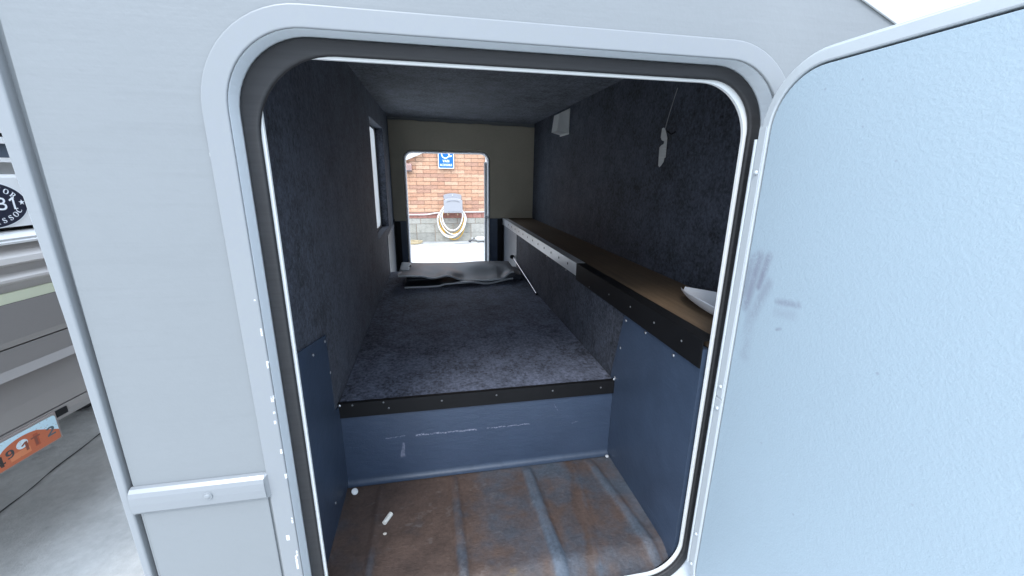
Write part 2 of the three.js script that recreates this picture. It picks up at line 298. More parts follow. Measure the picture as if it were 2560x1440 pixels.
  const scratch = (x0, y0, x1, y1, w, a) => { for (let k = 0; k <= 400; k++) { const t = k / 400, X = lerp(x0, x1, t), YY = lerp(y0, y1, t) + 1.2 * Math.sin(t * 23); const i0 = Math.round((X - xL) / (xR - xL) * SW), j0 = Math.round(YY); for (let q = -w; q <= w; q++) { const j = j0 + q; if (j < 0 || j >= SH || i0 < 0 || i0 >= SW) continue; const e = AT(fine, i0 * 2, j * 5); if (e > 0.42 + 0.25 * Math.abs(q) / (w + 1)) sm[j * SW + i0] = Math.max(sm[j * SW + i0], a * e * 1.5); } } };
  const jy = y => (y + 0.866) / 0.264 * SH;
  scratch(-0.155, jy(-0.7265), -0.10, jy(-0.7225), 2, 0.5); scratch(-0.07, jy(-0.7255), 0.105, jy(-0.7265), 3, 0.75); scratch(-0.07, jy(-0.7265), -0.045, jy(-0.7245), 5, 0.6); scratch(0.135, jy(-0.7265), 0.265, jy(-0.7265), 2, 0.6); scratch(0.40, jy(-0.74), 0.42, jy(-0.735), 1, 0.4); scratch(0.34, jy(-0.668), 0.352, jy(-0.69), 1, 0.35);
  for (let j = 0; j < SH; j++) for (let i = 0; i < SW; i++) { const x = lerp(xL, xR, i / SW), y = -0.866 + j / SH * 0.264; const d = Math.abs(x + 0.108 - 0.002 * Math.sin(y * 90)); if (y < -0.745 && y > -0.795 && d < 0.006 * (0.4 + (-0.745 - y) * 16)) sm[j * SW + i] = Math.max(sm[j * SW + i], 0.55 * AT(fine, i, j) * smooth(-0.796, -0.788, y)); }
  const stepMap = tex(SW, SH, (i, j) => { const v = 0.80 + 0.25 * AT(coarse, i, j) + 0.12 * (AT(mid, i, j) - 0.5), s = sm[j * SW + i]; return [lerp(0.048 * v, 0.4, s), lerp(0.070 * v, 0.4, s), lerp(0.115 * v, 0.5, s)]; });
  const stg = box(xL + 0.003, xR - 0.003, yF - 0.02, yP - 0.019, zS - 0.012, zS), p = stg.attributes.position, uv = stg.attributes.uv; for (let i = 0; i < p.count; i++) uv.setXY(i, (p.getX(i) - xL) / (xR - xL), (p.getY(i) - yF) / 0.264);
  const step = cp('step_board', stg, mat(1, 1, 1, 0.40, 0, { map: stepMap, bumpMap: tScuffB, bumpScale: 0.001 }));
  cp('cove', sheet(2, 8, (u, v) => { const a = v * Math.PI / 2, r = 0.016; return [lerp(xL + 0.004, xR - 0.004, u), yF + 0.0035 + r - r * Math.cos(a), zS + r - r * Math.sin(a)]; }), M.bluePaint, step);
  const se = cp('step_edge', mergeGeometries([box(xL + 0.001, xR - 0.001, Y(-0.644), Y(-0.6005), zS + 0.0035, zS + 0.0065), box(xL + 0.001, xR - 0.001, yP + 0.0003, yP + 0.002, zS - 0.005, zS + 0.0033)]), M.blackMetal);
  for (const [x, y] of [[-0.232, -0.607], [-0.151, -0.606], [-0.138, -0.625], [0.007, -0.617], [0.163, -0.615], [0.332, -0.617], [0.484, -0.621]]) screw(se, x, Y(y), zS + 0.0066, 0, 1, M.dullScrew, 0.7);
  screw(se, xL + 0.006, Y(-0.603), zS + 0.01, 0, 1); screw(se, xR - 0.006, Y(-0.595), zS + 0.01, 0, 1);
  // rusty pressed floor of the front well
  const ribs = [[-0.172, -0.172, 0.010, 0.004], [0.030, 0.040, 0.016, 0.007], [0.250, 0.262, 0.020, 0.009], [0.410, 0.345, 0.012, 0.003], [0.452, 0.498, 0.016, 0.006]];
  const ribH = (x, z) => { let h = 0; const t = clamp((z - zS) / (zf - zS)); for (const [a, b, w, k] of ribs) { const d = Math.abs(x - lerp(a, b, t)); h += k * (1 - smooth(w * 0.45, w, d)) * smooth(zS, zS + 0.05, z); } return h; };
  const FW = 1024, FH = 512;
  const rust = tex(FW, FH, (i, j) => {
    const x = lerp(xL, xR, i / FW), z = lerp(zS, zf, j / FH), c = AT(coarse, i, j), c2 = AT(coarse2, i + 300, j + 120), m = AT(mid, i, j), f = AT(fine, i, j), rb = ribH(x, z) / 0.009;
    const streak = 0.22 * (1 - smooth(0.008, 0.022, Math.abs(x - lerp(0.395, 0.335, clamp((z - zS) / (zf - zS))) - 0.006 * Math.sin(z * 30))));
    let k = smooth(0.30, 0.72, 0.60 * c + 0.40 * m + 0.20 * smooth(0.14, -0.02, x + 0.05 * (c2 - 0.5)) + 0.115 + 0.5 * streak - 0.20 * rb);        // rust against remaining paint
    const v = 0.75 + 0.5 * (f - 0.5) + 0.6 * (m - 0.5);
    const R = [lerp(0.072, 0.130, c2) * v, lerp(0.049, 0.084, c2) * v, lerp(0.042, 0.064, c2) * v], P = [0.105 * v, 0.128 * v, 0.162 * v];
    const och = smooth(0.60, 0.70, AT(mid, i + 90, j * 2)) * smooth(0.5, 0.65, c) * smooth(0.0, 0.08, x); R[0] += 0.06 * och; R[1] += 0.036 * och;
    const pale = smooth(0.66, 0.74, AT(mid, i * 2 + 40, j * 3)) * smooth(0.5, 0.6, c2) * 0.6;
    return [0, 1, 2].map(q => lerp(lerp(P[q], R[q], k), 0.30, pale * 0.16));
  });
  const fg = sheet(120, 40, (u, v) => { const x = lerp(xL + 0.001, xR - 0.001, u), z = lerp(zS, -0.0415, v); return [x, yF - 0.0245 * smooth(-0.105, -0.045, z) + ribH(x, z) * smooth(-0.045, -0.09, z) + 0.0012 * Math.sin(x * 17) * Math.sin(z * 21), z, u, v]; });
  cp('floor_pan', fg, mat(1, 1, 1, 0.62, 0, { map: rust, bumpMap: tex(512, 512, (i, j) => 0.6 * AT(mid, i * 2, j * 2) + 0.4 * AT(fine, i * 2, j * 2), 0, false), bumpScale: 0.002 }));
  cp('floor_underside', box(xL - 0.04, xR + 0.05, yF - 0.06, yF - 0.030, zR, zf), M.paint);
  // rear wall: carpet above, painted sheet below, with the far door opening
  const RO = [-0.181, 0.426, Y(-0.82), Y(0.156)];
  const hr = rrPts(...grow(RO, 0.0015), 0.0615, true);
  // upper carpeted piece: an n-shaped outline with a ragged top edge
  const up = [[xL + 0.001, Y(-0.332)], [xL + 0.001, Y(0.350)]]; seed = 61;
  for (let k = 1; k < 24; k++) up.push([lerp(xL, xU, k / 24), Y(lerp(0.352, 0.330, k / 24) + rr(-0.003, 0.003))]);
  up.push([xU - 0.001, Y(0.330)], [xU - 0.001, Y(-0.318)], [RO[1] + 0.0015, Y(-0.318)]);
  const arcPts = rrPts(...grow(RO, 0.0015), 0.0615).filter(q => q.y > Y(-0.3)).reverse();
  up.push(...arcPts.map(q => [q.x, q.y])); up.push([RO[0] - 0.0015, Y(-0.332)]);
  cp('rear_wall', extrude(up.map(q => new THREE.Vector2(q[0], q[1])).reverse(), [], zR - 0.012, zR + 0.012, 0.003), M.olive);
  const rl = cp('rear_sheet', mergeGeometries([box(xL + 0.005, RO[0] - 0.002, Y(-0.86), Y(-0.3325), zR - 0.012, zR + 0.004), box(RO[1] + 0.002, xR - 0.005, Y(-0.86), Y(-0.3185), zR - 0.012, zR + 0.004), box(RO[0] - 0.001, RO[1] + 0.001, Y(-0.86), RO[2] - 0.003, zR - 0.012, zR + 0.004)]), M.bluePaint);
  cp('rear_skin', extrude([[-0.34, Y(-1.12)], [2.3, Y(-1.12)], [2.3, Y(1.25)], [-0.34, Y(1.25)]].map(q => new THREE.Vector2(...q)), [hr], zR - 0.05, zR - 0.013), M.paint);
  const rs = new THREE.Shape(rrPts(...RO, 0.060)); rs.holes.push(new THREE.Path(rrPts(...grow(RO, -0.018), 0.047, true)));
  const rg0 = new THREE.ExtrudeGeometry(rs, { depth: 0.02, bevelEnabled: true, bevelSize: 0.0086, bevelOffset: -0.0086, bevelThickness: 0.026, bevelSegments: 4, curveSegments: 12 }); rg0.translate(0, 0, zR - 0.026);
  const rf = cp('rear_door_frame', boxUV(rg0), mat(0.78, 0.79, 0.80, 0.4));
  cp('hinge_post', box(RO[1] - 0.036, RO[1] - 0.020, Y(-0.79), Y(0.085), zR - 0.044, zR - 0.010, 0.003), M.alu, rf);
  cp('latch', box(RO[1] - 0.040, RO[1] - 0.010, Y(-0.318), Y(-0.300), zR - 0.009, zR + 0.021, 0.003), M.alu, rf);
  cp('corner_angle', mergeGeometries([box(xL + 0.004, xL + 0.007, Y(-0.85), Y(-0.318), zR + 0.005, zR + 0.07), box(xL + 0.0072, xL + 0.046, Y(-0.85), Y(-0.335), zR + 0.005, zR + 0.008)]), M.blackMetal);
  cp('corner_angle', mergeGeometries([box(xR - 0.0085, xR - 0.0055, Y(-0.85), Y(-0.366), zR + 0.005, zR + 0.06), box(xR - 0.045, xR - 0.0088, Y(-0.85), Y(-0.322), zR + 0.005, zR + 0.008)]), M.blackMetal);
  cp('rear_riser', box(xL + 0.004, xR - 0.004, yF, yP - 0.019, zE, zE + 0.012), M.bluePaint);
  // tail of the body, out of sight: side skin and wheels
  cp('far_side', box(2.27, 2.3, Y(-1.12), Y(1.22), zR - 0.012, -0.045), M.paint);
  for (const z of [-0.25, -2.2]) { const w = new THREE.CylinderGeometry(0.34, 0.34, 0.22, 32); w.rotateX(Math.PI / 2); w.translate(1.55, 0.34, z); cp('wheel', w, M.tyre); }
  cp('axle', box(1.50, 1.60, 0.30, 0.385, -2.2, -0.25), M.blackMetal);
}
/* the open compartment door, square to the wall */
{
  const D0 = 0.004, D1 = 0.802, DB = Y(-0.912), DT = Y(0.1715), xi = 0.528;
  const zy = (q, R) => rrPts(...q, R).map(p => [p.x, p.y]);
  const q0 = [D0, D1, DB, DT];
  const ex = (q, R, holes, x0, x1, b) => extrudeX(zy(q, R), holes, x0, x1, b);
  // textured skin with hand smudges
  const DW = 1024, DH = 1392, zz = i => D0 + (D1 - D0) * i / DW, yy = j => -0.912 + 1.0835 * j / DH;
  const stroke = (x, y, x0, y0, x1, y1, w) => { const dx = x1 - x0, dy = y1 - y0, t = clamp(((x - x0) * dx + (y - y0) * dy) / (dx * dx + dy * dy)), d = Math.hypot(x - x0 - t * dx, y - y0 - t * dy); return 1 - smooth(0, w * 1.35, d); };
  const dm = tex(DW, DH, (i, j) => {
    const x = zz(i), y = yy(j), m = AT(mid, i, j), f = AT(fine, i * 2, j * 2), c = AT(coarse, i, j);
    const v = 0.95 + 0.05 * c + 0.03 * (f - 0.5);
    let s = 0;
    if (x < 0.2 && y > -0.4 && y < 0.0) {
      s = Math.max(stroke(x, y, 0.033, -0.130, 0.028, -0.20, 0.014) * 0.8, stroke(x, y, 0.048, -0.125, 0.036, -0.215, 0.012), stroke(x, y, 0.066, -0.122, 0.056, -0.175, 0.009) * 1.1, stroke(x, y, 0.074, -0.165, 0.055, -0.225, 0.012) * 0.7, stroke(x, y, 0.05, -0.22, 0.052, -0.30, 0.014) * 0.5, stroke(x, y, 0.098, -0.188, 0.135, -0.182, 0.007) * 0.8, stroke(x, y, 0.10, -0.205, 0.13, -0.20, 0.010) * 0.35, stroke(x, y, 0.106, -0.232, 0.113, -0.228, 0.003) * 0.9);
      s *= smooth(0.25, 0.6, 0.6 * m + 0.4 * f) * 1.0;
    }
    for (const [a, b, r] of [[0.108, 0.116, 0.0022], [0.158, 0.118, 0.0022], [0.172, 0.062, 0.002], [0.26, -0.23, 0.003], [0.2, -0.5, 0.0026], [0.33, -0.36, 0.002], [0.12, -0.43, 0.0024], [0.22, 0.02, 0.0018]]) s = Math.max(s, 0.6 * (1 - smooth(r * 0.3, r, Math.hypot(x - a, y - b))));
    s += 0.10 * smooth(0.62, 0.72, m) * smooth(0.55, 0.68, c);
    return [lerp(0.39 * v, 0.20, s * 0.6), lerp(0.475 * v, 0.19, s * 0.6), lerp(0.53 * v, 0.25, s * 0.6)];
  });
  const peb = tex(N, N, (i, j) => 0.5 * AT(fine, i, j) + 0.5 * smooth(0.35, 0.65, AT(fine, i + 333, j + 77)), 0, false);
  const dg = ex([D0 + 0.021, D1 - 0.022, DB + 0.022, DT - 0.0225], 0.078, [], xi + 0.0005, xi + 0.028, 0.0015);
  const p = dg.attributes.position, uv = dg.attributes.uv; for (let i = 0; i < p.count; i++) uv.setXY(i, (p.getZ(i) - D0) / (D1 - D0), (p.getY(i) - DB) / (DT - DB));
  peb.repeat.set(2.0, 2.7);
  const door = cp('door', dg, mat(1, 1, 1, 0.42, 0, { map: dm, bumpMap: peb, bumpScale: 0.0002 }));
  cp('rim', ex(grow(q0, -0.0025), 0.098, [zy([D0 + 0.018, D1 - 0.0195, DB + 0.0195, DT - 0.020], 0.0805).reverse()], xi - 0.001, xi + 0.0275, 0.002), M.alu, door);
  cp('outer_edge', ex(q0, 0.100, [zy(grow(q0, -0.003), 0.097).reverse()], xi + 0.003, xi + 0.031, 0.001), M.alu, door);
  cp('outer_skin', ex(grow(q0, -0.0032), 0.0965, [], xi + 0.0282, xi + 0.0308), M.paint, door);
  // hinge leaf in two lengths, with rivets
  cp('hinge_leaf', box(xi - 0.0026, xi - 0.0012, Y(-0.405), Y(0.078), D0 + 0.001, D0 + 0.0155, 0.0005), M.alu, door);
  cp('hinge_leaf', box(xi - 0.0026, xi - 0.0012, Y(-0.82), Y(-0.409), D0 + 0.001, D0 + 0.0165, 0.0005), M.alu, door);
  const kn = new THREE.CylinderGeometry(0.0034, 0.0034, 0.88, 12); kn.translate(xi - 0.0005, Y(-0.38), D0 - 0.004); cp('hinge_pin', kn, M.alu, door);
  for (const y of [0.008, -0.382, -0.428, -0.73, -0.81]) { const o = cp('rivet', scr, M.alu, door); o.position.set(xi - 0.0028, Y(y), D0 + 0.010); o.rotation.z = Math.PI / 2; }
}

/* ---------- things in the compartment ---------- */
{ // folded black sheet
  const t = thing('folded_tarp', 'folded black vinyl tarp lying at the far end of the carpeted floor', 'tarp');
  const interp = (T, x) => { if (x <= T[0][0]) return T[0][1]; for (let k = 1; k < T.length; k++) if (x <= T[k][0]) { const a = smooth(0, 1, (x - T[k - 1][0]) / (T[k][0] - T[k - 1][0])); return lerp(T[k - 1][1], T[k][1], a); } return T[T.length - 1][1]; };
  function layer(x0, x1, zF, zB, yc, th, nx = 70, nz = 26) {
    const prof = []; for (let k = 0; k <= nz; k++) prof.push([1 - k / nz, 0.5, 0]); for (let k = 1; k < 6; k++) { const a = k / 6 * Math.PI; prof.push([0, 0.5 * Math.cos(a), Math.sin(a) * 0.5]); } for (let k = 0; k <= nz; k++) prof.push([k / nz, -0.5, 0]);
    const m = prof.length, P = [], I = [];
    for (let i = 0; i <= nx; i++) { const x = lerp(x0, x1, i / nx); for (const [v, o, e] of prof) { const f = zF(x), z = lerp(f, zB(x), v); P.push(x + 0.006 * Math.sin(z * 40 + x * 3), yc(x, v) + o * th, z + e * th); } }
    for (let i = 0; i < nx; i++) for (let k = 0; k < m; k++) { const a = i * m + k, b = i * m + (k + 1) % m; I.push(a, b, b + m, a, b + m, a + m); }
    for (const i of [0, nx]) for (let k = 1; k < m - 1; k++) { const a = i * m; i ? I.push(a, a + k, a + k + 1) : I.push(a, a + k + 1, a + k); }
    const g = new THREE.BufferGeometry(); g.setAttribute('position', new THREE.Float32BufferAttribute(P, 3)); g.setIndex(I);
    const U = []; for (let i = 0; i < P.length; i += 3) U.push(P[i], P[i + 2]); g.setAttribute('uv', new THREE.Float32BufferAttribute(U, 2)); g.computeVertexNormals(); return g;
  }
  const fT = [[-0.185, -0.529], [-0.08, -0.534], [0.003, -0.551], [0.07, -0.541], [0.178, -0.573], [0.292, -0.577], [0.381, -0.570], [0.448, -0.542], [0.52, -0.532]];
  const fM = [[-0.17, -0.566], [-0.02, -0.568], [0.05, -0.562], [0.178, -0.586], [0.292, -0.588], [0.40, -0.583], [0.46, -0.566], [0.52, -0.55]];
  const fB = [[-0.16, -0.5955], [-0.02, -0.5955], [0.02, -0.594], [0.06, -0.584], [0.19, -0.578], [0.30, -0.594], [0.46, -0.579], [0.52, -0.585]];
  const wob = (x, v) => 0.0035 * Math.sin(x * 11 + v * 4) + 0.0012 * Math.sin(x * 27 - v * 6);
  mesh('bottom_fold', layer(-0.158, 0.452, x => -1.575 - 0.05 * smooth(0.2, 0.45, x), x => -1.90, (x, v) => Y(lerp(interp(fB, x), -0.585, smooth(0, 0.35, v))), 0.009), M.vinyl, t);
  mesh('middle_fold', layer(-0.148, 0.47, x => -1.65 - 0.02 * Math.sin(x * 9), x => -1.90, (x, v) => Y(lerp(interp(fM, x), -0.558, smooth(0, 0.6, v)) + 0.3 * wob(x, v)), 0.010), M.vinyl, t);
  mesh('top_fold', layer(-0.188, 0.462, x => -1.60 - 0.015 * Math.sin(x * 7) - 0.05 * smooth(0.36, 0.462, x), x => -1.915 + 0.05 * x, (x, v) => Y(lerp(interp(fT, x) - 0.004, -0.536, smooth(0, 0.9, v)) + wob(x, v) * smooth(0, 0.3, v)), 0.007), M.vinyl, t);
  const edge_glint = (T, x0, x1, zF, dy, r) => { const P = []; for (let k = 0; k <= 40; k++) { const x = lerp(x0, x1, k / 40); P.push([x + 0.006 * Math.sin(zF(x) * 40 + x * 3), Y(interp(T, x) + dy), zF(x) + 0.003]); } return tube(P, r, 120, 8); };
  const glintMat = mat(0.5, 0.52, 0.55, 0.3);  // pale tubes paint the specular glint along the front fold edges
  mesh('edge_glint', edge_glint(fT, -0.186, 0.460, x => -1.60 - 0.015 * Math.sin(x * 7) - 0.05 * smooth(0.36, 0.462, x), -0.004, 0.0052), glintMat, t);
  mesh('edge_glint', edge_glint(fB, -0.156, 0.450, x => -1.575 - 0.05 * smooth(0.2, 0.45, x), 0.0005, 0.0052), glintMat, t);
  mesh('tucked_end', layer(0.40, 0.505, x => -1.66, x => -1.88, (x, v) => Y(-0.575 + 0.008 * Math.sin(x * 60)), 0.035, 16, 8), M.vinyl, t);
  mesh('grey_corner', layer(-0.186, -0.137, x => -1.72, x => -1.905, (x, v) => Y(-0.5285 + wob(x, 0.6 + 0.4 * v) * 0.5 - 0.003 + 0.004 * v), 0.003, 6, 8), mat(0.30, 0.32, 0.34, 0.5), t);
}
{ // thin rod leaning on the tarp
  const t = thing('prop_rod', 'thin metal prop rod with black tips leaning beside the folded tarp', 'rod');
  const a = new THREE.Vector3(0.5195, Y(-0.5965), -1.353), b = new THREE.Vector3(0.512, Y(-0.520), -1.965);
  mesh('shaft', tube([a.toArray(), a.clone().lerp(b, 0.5).toArray(), b.toArray()], 0.0042, 12, 10), mat(0.5, 0.5, 0.52, 0.25, 0.85), t);
  const k1 = new THREE.SphereGeometry(0.0065, 12, 8); k1.translate(...a.toArray()); mesh('tip', k1, M.blackMetal, t);
  const k2 = new THREE.SphereGeometry(0.017, 16, 10); k2.scale(1, 0.8, 0.8); k2.translate(b.x - 0.004, b.y, b.z); mesh('tip', k2, M.blackMetal, t);
}
{ // wall lamp housing under the ceiling
  const t = thing('wall_lamp', 'small white plastic lamp housing on the dark right wall under the ceiling', 'lamp');
  // tapering box: wall side large, face small
  const A = [[xU, 0.222, -1.655], [xU, 0.342, -1.655], [xU, 0.342, -1.80], [xU, 0.222, -1.80]], B = [[xU - 0.062, 0.235, -1.675], [xU - 0.050, 0.325, -1.68], [xU - 0.050, 0.325, -1.785], [xU - 0.062, 0.235, -1.785]];
  const V = [...A, ...B].map(p => new THREE.Vector3(p[0], Y(p[1]), p[2])), q = (a, b, c, d) => [a, b, c, a, c, d], I = [...q(4, 5, 6, 7), ...q(0, 1, 5, 4), ...q(1, 2, 6, 5), ...q(2, 3, 7, 6), ...q(3, 0, 4, 7), ...q(3, 2, 1, 0)];
  const g = new THREE.BufferGeometry(); g.setAttribute('position', new THREE.Float32BufferAttribute(I.flatMap(i => V[i].toArray()), 3)); g.computeVertexNormals(); mesh('housing', boxUV(g), M.whitePlastic, t);
  mesh('base_plate', box(xU - 0.006, xU - 0.0005, Y(0.216), Y(0.347), -1.806, -1.649, 0.002), M.whitePlastic, t);
}
{ // torn tag dangling on a wire
  const t = thing('hanging_tag', 'torn pale strip dangling on a thin wire from the dark right wall', 'tag');
  const o = [[0, 0.147], [0.006, 0.150], [0.012, 0.142], [0.020, 0.118], [0.021, 0.060], [0.017, 0.057], [0.016, 0.046], [0.009, 0.034], [0.004, 0.029], [0.0, 0.035], [-0.002, 0.09], [0.004, 0.097], [0.010, 0.100], [0.011, 0.108], [0.003, 0.112], [-0.001, 0.120]];
  const g = extrude(o.map(p => new THREE.Vector2(p[0] - 0.009, p[1] - 0.09)).reverse(), [], -0.001, 0.001, 0.0005); g.rotateY(-0.75);
  const s = mesh('strip', boxUV(g), mat(0.50, 0.49, 0.47, 0.6, 0, { map: tScuff }), t); s.position.set(xU - 0.018, Y(0.09), -0.645);
  mesh('wire', tube([[xU - 0.001, Y(0.262), -0.625], [xU - 0.006, Y(0.225), -0.633], [xU - 0.014, Y(0.175), -0.640], [xU - 0.018, Y(0.142), -0.644]], 0.0012, 16, 6), mat(0.35, 0.35, 0.36, 0.4, 0.4), t);
  mesh('hook', tube([[xU - 0.001, Y(0.135), -0.61], [xU - 0.012, Y(0.128), -0.615], [xU - 0.018, Y(0.138), -0.63]], 0.0022, 10, 6), M.blackMetal, t);
}
{ // curled white scoop lying on the shelf
  const f = (u, v, o) => { // u along, v across
    const w = 0.052 * Math.pow(Math.sin(Math.PI * clamp(0.02 + u * 0.62)), 0.8), a = (v - 0.5) * 2;
    return [0.652 + a * w + 0.005 * u, Y(-0.3175) + 0.040 * a * a * Math.sin(Math.PI * (0.08 + 0.6 * u)) + 0.022 * Math.pow(1 - u, 3) + o, -0.325 + u * 0.225];
  };
  const g = mergeGeometries([sheet(24, 16, (u, v) => f(u, v, 0.0025)), sheet(24, 16, (u, v) => f(u, v, 0)), ...[0, 1].map(e => sheet(24, 1, (u, v) => f(u, e, 0.0025 * v))), ...[0, 1].map(e => sheet(16, 1, (u, v) => f(e, u, 0.0025 * v)))]);
  tag(mesh('curled_card', g, mat(0.70, 0.71, 0.74, 0.6)), 'curled white card lying on the brown wooden shelf', 'card');
}
{ // bits on the rusty floor
  const g = new THREE.CylinderGeometry(0.0058, 0.0062, 0.031, 14); g.rotateZ(Math.PI / 2); g.rotateY(1.1);
  const o = tag(mesh('filter_tip', g, mat(0.72, 0.70, 0.64, 0.8)), 'short white cylinder lying on the rusty floor', 'litter'); o.position.set(-0.143, yF + 0.0068, -0.279);
  const g2 = new THREE.DodecahedronGeometry(0.004, 0); g2.scale(1.2, 0.6, 1);
  const o2 = tag(mesh('crumb', g2, mat(0.6, 0.55, 0.48, 0.9)), 'tiny pale crumb next to the short white cylinder', 'litter'); o2.position.set(-0.146, yF + 0.0028, -0.236);
  const g3 = new THREE.SphereGeometry(0.0095, 18, 10, 0, 6.2832, 0, 1.5); g3.scale(1, 0.55, 1);
  const o3 = tag(mesh('bottle_top', g3, mat(0.80, 0.80, 0.79, 0.5)), 'small white plastic cap in the left corner by the step', 'cap'); o3.rotation.set(0.5, 0, -0.5); o3.position.set(-0.243, yF + 0.005, -0.393);
  const g4 = new THREE.DodecahedronGeometry(0.006, 1); g4.scale(1, 0.7, 1);
  const o4 = tag(mesh('rubber_bung', g4, mat(0.45, 0.46, 0.48, 0.5)), 'small grey plug in the right corner by the step', 'cap'); o4.position.set(0.517, yF + 0.006, -0.408);
}

/* ---------- brick building behind ---------- */
{
  const b = thing('brick_building', 'pinkish brick wall on a grey block base seen through the far opening', 'building', [0, 0, 0]);
  const zW = -8.87, tB = tex(512, 512, (i, j) => { const v = 0.80 + 0.4 * (AT(fine, i * 2, j * 2) - 0.5) + 0.5 * (AT(mid, i, j) - 0.3); return [v, v, v]; }, 0.5), bB = tex(512, 512, (i, j) => AT(mid, i * 2, j * 2), 0.3, false);
  const bm = [[0.57, 0.325, 0.21], [0.61, 0.37, 0.245], [0.52, 0.285, 0.185], [0.47, 0.265, 0.185], [0.64, 0.40, 0.27], [0.58, 0.33, 0.21]].map(c => mat(c[0], c[1], c[2], 0.9, 0, { map: tB, bumpMap: bB, bumpScale: 0.003 }));
  const km = [[0.36, 0.345, 0.30], [0.39, 0.375, 0.33], [0.33, 0.32, 0.285], [0.41, 0.395, 0.355]].map(c => mat(c[0], c[1], c[2], 0.92, 0, { map: tB, bumpMap: bB, bumpScale: 0.004 }));
  const mortar = mat(0.48, 0.34, 0.255, 0.95, 0, { map: tB });
  const bx = (w, h, d) => boxUV(new THREE.BoxGeometry(w, h, d));
  mesh('backing_wall', box(-7, 8, 0.0, 3.6, zW - 0.30, zW - 0.013), mortar, b);
  mesh('coping', box(-7.05, 8.05, 3.6, 3.68, zW - 0.34, zW + 0.04, 0.01), km[0], b);
  seed = 404; const L = 0.302, H = 0.0835, far = [[], [], [], [], [], []], farK = [[], [], [], []];
  const bg = [0, 1, 2].map(k => bx(L - 0.009, 0.0745 - k * 0.0012, 0.03));
  for (let r = 0; r < 35; r++) for (let k = -24; k < 27; k++) {
    const x = k * L + (r % 2 ? L / 2 : 0) + rr(-0.004, 0.004), y = 0.668 + (r + 0.5) * H + rr(-0.0015, 0.0015), z = zW - 0.013 + rr(-0.003, 0.003), m = Math.floor(Math.pow(rnd(), 1.1) * 6) % 6, v = Math.floor(rnd() * 3);
    if (x < -7 || x > 8 || y > 3.55) continue;
    if (x > -1.5 && x < 2.3 && r < 20) { const o = mesh('brick', bg[v], bm[m], b); o.position.set(x, y, z); o.rotation.z = rr(-0.004, 0.004); }
    else { const g = new THREE.BoxGeometry(L - 0.009, 0.0745, 0.03); g.translate(x, y, z); far[m].push(boxUV(g)); }
  }
  far.forEach((f, i) => { const o = mesh('outer_bricks', mergeGeometries(f), bm[i], b); o.userData.kind = 'stuff'; });
  // rowlock course
  const dark = [[0.36, 0.17, 0.135], [0.40, 0.19, 0.155]].map(c => mat(c[0], c[1], c[2], 0.9, 0, { map: tB })); const rg = bx(0.196, 0.118, 0.034), rest = [];
  for (let k = -34; k < 40; k++) { const x = k * 0.205; if (x > -1.5 && x < 2.3) { const o = mesh('brick', rg, dark[(k & 1)], b); o.position.set(x, 0.592, zW - 0.011); } else { const g = new THREE.BoxGeometry(0.196, 0.118, 0.034); g.translate(x, 0.592, zW - 0.011); rest.push(boxUV(g)); } }
  mesh('outer_rowlock', mergeGeometries(rest), dark[0], b).userData.kind = 'stuff';
  // block base
  const rows = [[0.003, 0.194], [0.203, 0.196], [0.408, 0.116]], kg = rows.map(q => bx(0.398, q[1], 0.03));
  rows.forEach((q, r) => { for (let k = -17; k < 20; k++) { const x = 0.06 + 0.205 + k * 0.410 + (r === 2 ? 0.1 : 0), m = Math.floor(rnd() * 4); if (x > -1.6 && x < 2.4) { const o = mesh('block', kg[r], km[m], b); o.position.set(x, q[0] + q[1] / 2, zW - 0.012 + rr(-0.002, 0.002)); } else { const g = new THREE.BoxGeometry(0.398, q[1], 0.03); g.translate(x, q[0] + q[1] / 2, zW - 0.012); farK[m].push(boxUV(g)); } } });
  farK.forEach((f, i) => { mesh('outer_blocks', mergeGeometries(f), km[i], b).userData.kind = 'stuff'; });
}
